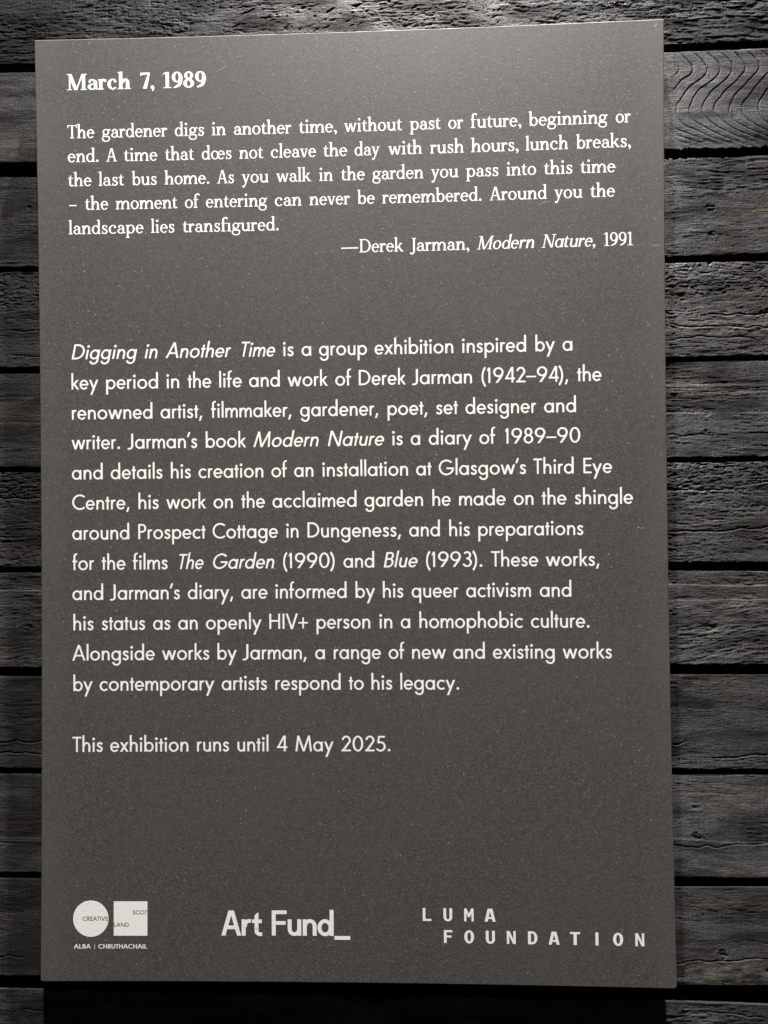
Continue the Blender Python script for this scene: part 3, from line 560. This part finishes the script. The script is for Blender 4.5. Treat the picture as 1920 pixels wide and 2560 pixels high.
LINES = [
 ('head', 403.2, [('March', -269.3, -206.9), ('7,', -198.5, -184.4), ('1989', -176.2, -134.3)]),
 ('quote', 357.1, [('The', -269.7, -243.3), ('gardener', -236.0, -172.2), ('digs', -165.2, -136.4), ('in', -129.4, -115.4), ('another', -108.0, -52.1), ('time,', -45.1, -8.6), ('without', -1.6, 54.0), ('past', 61.2, 90.8), ('or', 97.9, 112.3), ('future,', 119.1, 166.9), ('beginning', 173.7, 247.7), ('or', 255.1, 269.2)]),
 ('quote', 334.18, [('end.', -269.7, -239.4), ('A', -232.5, -221.5), ('time', -215.1, -182.4), ('that', -175.0, -146.7), ('dœs', -139.4, -110.1), ('not', -103.1, -79.6), ('cleave', -72.5, -28.7), ('the', -21.9, 1.2), ('day', 8.2, 32.5), ('with', 40.4, 73.2), ('rush', 80.3, 112.8), ('hours,', 119.3, 164.2), ('lunch', 170.7, 211.0), ('breaks,', 218.1, 269.1)]),
 ('quote', 311.03, [('the', -269.8, -246.7), ('last', -240.0, -215.1), ('bus', -207.7, -183.1), ('home.', -175.9, -132.2), ('As', -125.1, -108.0), ('you', -100.9, -74.5), ('walk', -67.5, -33.5), ('in', -26.2, -12.6), ('the', -5.1, 17.9), ('garden', 25.0, 74.2), ('you', 81.1, 107.4), ('pass', 114.3, 145.4), ('into', 152.6, 180.7), ('this', 187.8, 214.9), ('time', 221.9, 254.7)]),
 ('quote', 288.11, [('–', -269.1, -261.5), ('the', -253.7, -230.8), ('moment', -223.8, -163.4), ('of', -156.4, -141.8), ('entering', -136.0, -76.4), ('can', -69.2, -43.0), ('never', -35.9, 3.5), ('be', 10.3, 27.1), ('remembered.', 34.1, 129.0), ('Around', 136.2, 190.9), ('you', 197.5, 224.1), ('the', 231.0, 254.1)]),
 ('quote', 264.84, [('landscape', -270.0, -196.8), ('lies', -189.8, -166.5), ('transfigured.', -159.0, -65.5)]),
 ('quote', 241.9, [('—', -5.8, 11.0), ('Derek', 11.6, 54.4), ('Jarman,', 60.4, 116.8), ('/Modern', 123.8, 179.0), ('/Nature,', 184.9, 236.6), ('1991', 243.1, 270.7)]),
 ('body', 143.84, [('/Digging', -268.7, -204.8), ('/in', -197.4, -184.2), ('/Another', -177.2, -113.0), ('/Time', -105.4, -69.8), ('is', -62.5, -52.3), ('a', -45.0, -35.4), ('group', -28.1, 18.3), ('exhibition', 25.3, 100.9), ('inspired', 109.3, 169.9), ('by', 178.4, 197.1), ('a', 203.9, 213.4)]),
 ('body', 114.67, [('key', -269.1, -242.6), ('period', -235.3, -184.4), ('in', -176.1, -163.8), ('the', -155.8, -132.6), ('life', -125.1, -102.9), ('and', -96.1, -66.1), ('work', -58.9, -19.6), ('of', -12.8, 3.0), ('Derek', 9.9, 55.3), ('Jarman', 60.9, 118.4), ('(1942–94),', 127.2, 209.1), ('the', 217.2, 240.4)]),
 ('body', 85.54, [('renowned', -269.0, -190.1), ('artist,', -182.5, -141.7), ('filmmaker,', -133.3, -55.2), ('gardener,', -47.0, 28.5), ('poet,', 37.2, 75.6), ('set', 83.5, 104.7), ('designer', 111.6, 179.0), ('and', 186.0, 216.2)]),
 ('body', 56.62, [('writer.', -269.6, -222.0), ('Jarman’s', -215.1, -146.7), ('book', -138.8, -99.3), ('/Modern', -92.6, -28.8), ('/Nature', -20.6, 34.3), ('is', 41.7, 51.8), ('a', 59.1, 68.4), ('diary', 76.3, 117.8), ('of', 124.5, 140.1), ('1989–90', 148.9, 220.0)]),
 ('body', 27.39, [('and', -269.5, -239.1), ('details', -231.6, -180.8), ('his', -173.0, -153.2), ('creation', -146.1, -82.9), ('of', -75.4, -59.8), ('an', -53.3, -34.5), ('installation', -25.8, 56.5), ('at', 63.9, 79.0), ('Glasgow’s', 85.5, 168.7), ('Third', 175.2, 213.4), ('Eye', 222.2, 249.2)]),
 ('body', -1.9, [('Centre,', -269.4, -213.3), ('his', -204.8, -184.7), ('work', -177.7, -138.6), ('on', -131.8, -112.7), ('the', -104.8, -81.6), ('acclaimed', -74.6, 6.8), ('garden', 14.2, 70.5), ('he', 79.2, 96.9), ('made', 104.6, 149.1), ('on', 156.4, 175.3), ('the', 182.8, 206.2), ('shingle', 213.7, 268.3)]),
 ('body', -30.97, [('around', -269.5, -213.7), ('Prospect', -205.2, -139.4), ('Cottage', -132.9, -69.3), ('in', -61.2, -49.4), ('Dungeness,', -41.0, 49.0), ('and', 56.7, 86.3), ('his', 94.9, 114.8), ('preparations', 122.5, 221.8)]),
 ('body', -60.28, [('for', -269.5, -248.0), ('the', -241.0, -217.5), ('films', -210.7, -176.4), ('/The', -167.9, -141.2), ('/Garden', -134.0, -72.7), ('(1990)', -64.8, -14.8), ('and', -6.6, 23.2), ('/Blue', 31.9, 65.2), ('(1993).', 72.5, 126.3), ('These', 134.3, 179.0), ('works,', 185.8, 236.2)]),
 ('body', -89.24, [('and', -269.7, -239.4), ('Jarman’s', -233.2, -164.6), ('diary,', -157.4, -113.2), ('are', -105.5, -79.9), ('informed', -72.2, -3.6), ('by', 4.7, 23.8), ('his', 30.9, 50.9), ('queer', 58.4, 103.5), ('activism', 110.3, 171.8), ('and', 179.8, 209.7)]),
 ('body', -118.46, [('his', -268.9, -248.8), ('status', -241.3, -198.7), ('as', -191.3, -174.1), ('an', -166.9, -147.7), ('openly', -140.0, -85.7), ('HIV+', -78.6, -41.1), ('person', -33.1, 18.8), ('in', 27.6, 39.9), ('a', 47.7, 57.0), ('homophobic', 65.5, 164.0), ('culture.', 171.1, 226.3)]),
 ('body', -147.55, [('Alongside', -270.0, -189.5), ('works', -182.8, -136.5), ('by', -129.0, -109.9), ('Jarman,', -104.8, -42.7), ('a', -34.7, -25.0), ('range', -16.8, 28.7), ('of', 35.8, 51.3), ('new', 58.2, 90.8), ('and', 97.3, 127.6), ('existing', 134.9, 193.3), ('works', 200.4, 246.7)]),
 ('body', -176.83, [('by', -269.0, -249.9), ('contemporary', -243.5, -131.8), ('artists', -125.1, -80.9), ('respond', -73.3, -10.1), ('to', -2.6, 12.0), ('his', 19.1, 39.3), ('legacy.', 46.7, 102.9)]),
 ('body', -235.25, [('This', -269.9, -240.1), ('exhibition', -233.4, -157.3), ('runs', -149.2, -117.9), ('until', -110.2, -80.0), ('4', -72.5, -61.8), ('May', -54.3, -17.4), ('2025.', -10.5, 36.9)]),
]
for kind, y, words in LINES:
    it = []
    for t, x0, x1 in words:
        sl = t.startswith('/'); t = t.lstrip('/')
        if kind == 'body': it.append((t, x0, x1, y, sans, 14.6, dict(W=86), 'r', .20 if sl else 0))
        elif kind == 'quote': it.append((t.replace('fi', 'ﬁ'), x0, x1, y, serif, 12.6, dict(S=94, T=50, it=sl), 'i' if sl else 'r', .20 if sl else 0))
        else: it.append((t, x0, x1, y, serif, 15.2, dict(S=142, T=54), 'b', 0))
    o = text_mesh('heading' if kind == 'head' else 'text_line', it, INK, panel)

# the three logos along the foot of the board
lg = empty('round_and_square_logo', (0, 0, 0)); lg.parent = panel
cc = (-251.6, -393.0); R_ = 17.05
P = [pv((cc[0]+R_*math.cos(i*PI/48))/1000, (cc[1]+R_*1.0*math.sin(i*PI/48))/1000, .00003) for i in range(96)]
mesh_obj('disc', P, [list(range(96))], INK, lg)
mesh_obj('square', [pv(a/1000, b/1000, .00003) for a, b in ((-229.55, -409.0), (-197.15, -409.0), (-197.15, -376.8), (-229.55, -376.8))], [[0, 1, 2, 3]], INK, lg)
cp = dict(W=96)
text_mesh('lettering', [('CREATIVE', -259.7, -234.9, -394.75, sans, 3.75, cp, 'c', 0)], INKD, lg, d=.00006)
text_mesh('lettering', [('SCOT', -211.4, -197.2, -388.85, sans, 3.6, cp, 'c', 0)], INKD, lg, d=.00006)
text_mesh('lettering', [('LAND', -229.5, -214.7, -400.35, sans, 3.6, cp, 'c', 0)], INKD, lg, d=.00006)
bp = dict(W=122)
text_mesh('lettering', [('ALBA', -267.9, -251.4, -421.0, sans, 4.1, bp, 'cb', 0), ('|', -248.2, -247.5, -421.0, sans, 4.1, dict(W=100), 'cl', 0), ('CHRUTHACHAIL', -244.5, -197.3, -421.0, sans, 4.1, bp, 'cb', 0)], INK, lg)

def art(ch, W=112):                              # grotesque used in the middle logo
    C_ = 700; X = 455; o = 8; H = W*.92
    if ch == 'A': return dg(262, C_, 58, 0, W)+dg(298, C_, 502, 0, W)+bx(236, C_-60, 324, C_)+bx(130, 180, 430, 180+H), 560, 0, 0
    if ch == 'r': return bx(0, 0, W, X)+ring(205, 235, 175, 228, W, H, 180, 88)+bx(200, X-H+8, 262, X+8), 262, 14, 14
    if ch == 't': return bx(74, 120, 74+W, X)+[[(74, X-10), (74+W, X-10), (74+W, 645), (160, 645), (74, 560)]]+bx(0, X-H, 280, X)+ring(230, 132, 156, 140, W, H, 180, 270)+bx(228, -8, 290, -8+H), 290, 14, 0
    if ch == 'F': return bx(0, 0, W, C_)+bx(0, C_-H, 424, C_)+bx(0, 300, 395, 300+H), 424, 0, 14
    if ch == 'u': return bx(0, 180, W, X)+bx(385-W, 0, 385, X)+ring(190, 182, 190, 190, W, H, 180, 360), 385, 14, 22
    if ch == 'n': return bx(0, 0, W, X)+bx(392-W, 0, 392, 270)+ring(200, 270, 192, 193, W, H, 0, 180), 392, 22, 12
    if ch == 'd': return ring(215, X/2, 215, X/2+o, W, H)+bx(458-W, 0, 458, 725), 458, 12, 10
    if ch == '_': return bx(0, -105, 446, 0), 446, 10, 0
    return serif('.')
def mono(ch, W=150):                             # bold narrow grotesque used in the right logo
    C_ = 700; H = 112; w = 480
    if ch == 'L': g = bx(0, 0, W, C_)+bx(0, 0, w, H)
    elif ch == 'U': g = bx(0, 230, W, C_)+bx(w-W, 230, w, C_)+ring(w/2, 232, w/2, 242, W, H, 180, 360)
    elif ch == 'M': g = bx(0, 0, 108, C_)+bx(w-108, 0, w, C_)+dg(w/2, 250, 70, C_, 105)+dg(w/2, 250, w-70, C_, 105)+bx(w/2-50, 230, w/2+50, 300)
    elif ch == 'A': g = dg(w/2-40, C_, 62, 0, 130)+dg(w/2+40, C_, w-62, 0, 130)+bx(100, 150, 380, 250)+bx(180, C_-90, 300, C_)
    elif ch == 'F': g = bx(0, 0, W, C_)+bx(0, C_-H, w, C_)+bx(0, 300, 430, 300+H)
    elif ch == 'O': g = ring(w/2, C_/2, w/2, C_/2+8, W, H)
    elif ch == 'N': g = bx(0, 0, 125, C_)+bx(w-125, 0, w, C_)+dg(80, C_, w-80, 0, 120)
    elif ch == 'D': g = bx(0, 0, W, C_)+bx(100, 0, 230, H)+bx(100, C_-H, 230, C_)+ring(220, C_/2, 260, C_/2, W, H, -90, 90)
    elif ch == 'T': g = bx(w/2-W/2, 0, w/2+W/2, C_)+bx(0, C_-H, w, C_)
    elif ch == 'I': g = bx(0, 0, W, C_); w = W
    return g, w, 0, 0
al = empty('lettered_logo', (0, 0, 0)); al.parent = panel
text_mesh('lettering', [('Art', -126.4, -86.9, -408.7, art, 23.4, {}, 'a', 0), ('Fund_', -78.1, -3.1, -408.4, art, 23.4, {}, 'a', 0)], INK, al)
ll = empty('spaced_capitals_logo', (0, 0, 0)); ll.parent = panel
text_mesh('lettering', [(c, a, b, -393.65, mono, 12.0, {}, 'm', 0) for c, a, b in (('L', 65.4, 73.8), ('U', 84.9, 93.5), ('M', 104.4, 113.6), ('A', 123.6, 134.0))], INK, ll)
text_mesh('lettering', [(c, a, b, -413.8, mono, 11.9, {}, 'm', 0) for c, a, b in (('F', 85.1, 93.4), ('O', 104.2, 113.7), ('U', 124.4, 133.2), ('N', 144.0, 152.6), ('D', 163.7, 172.8), ('A', 182.9, 193.2), ('T', 202.7, 212.4), ('I', 226.1, 229.2), ('O', 242.3, 251.9), ('N', 262.7, 271.2))], INK, ll)

# lint and dust caught on the print: thicker towards the upper right
rg = np.random.default_rng(11); V = []; F = []
def lint(u, v, a, L, w, bend=0.):
    n0 = len(V); k = 4
    for i in range(k+1):
        t = (i/k-.5)*L; aa = a+bend*t/L; x = u+t*math.cos(aa); y = v+t*math.sin(aa); ww = w*(1-abs(i/k-.5)*.8)
        V.append(pv(x-math.sin(a)*ww/2, y+math.cos(a)*ww/2, .00005)); V.append(pv(x+math.sin(a)*ww/2, y-math.cos(a)*ww/2, .00005))
    for i in range(k): F.append((n0+2*i, n0+2*i+1, n0+2*i+3, n0+2*i+2))
for i in range(5200):
    u, v = rg.uniform(-.297, .297), rg.uniform(-.448, .448)
    if rg.random() > .22+.78*((v+.45)/.9)**1.3*(.45+.55*(u+.3)/.6): continue
    lint(u, v, rg.normal(.9, .7), rg.uniform(.0005, .0024)**1.0, rg.uniform(.00018, .00055), rg.normal(0, .6))
for u, v, a, L in ((.291, .241, -.05, .0075), (.271, .228, .7, .0050), (-.12, .419, .5, .0150), (.245, .395, .9, .003), (.02, .335, 1.0, .004), (.2, .33, -.9, .004), (-.262, .345, .1, .004), (.262, -.02, -.45, .004), (.19, .285, .1, .008)):
    lint(u, v, a, L, .0004, .3)
o = mesh_obj('lint', V, F, LINT, panel); o['kind'] = 'stuff'
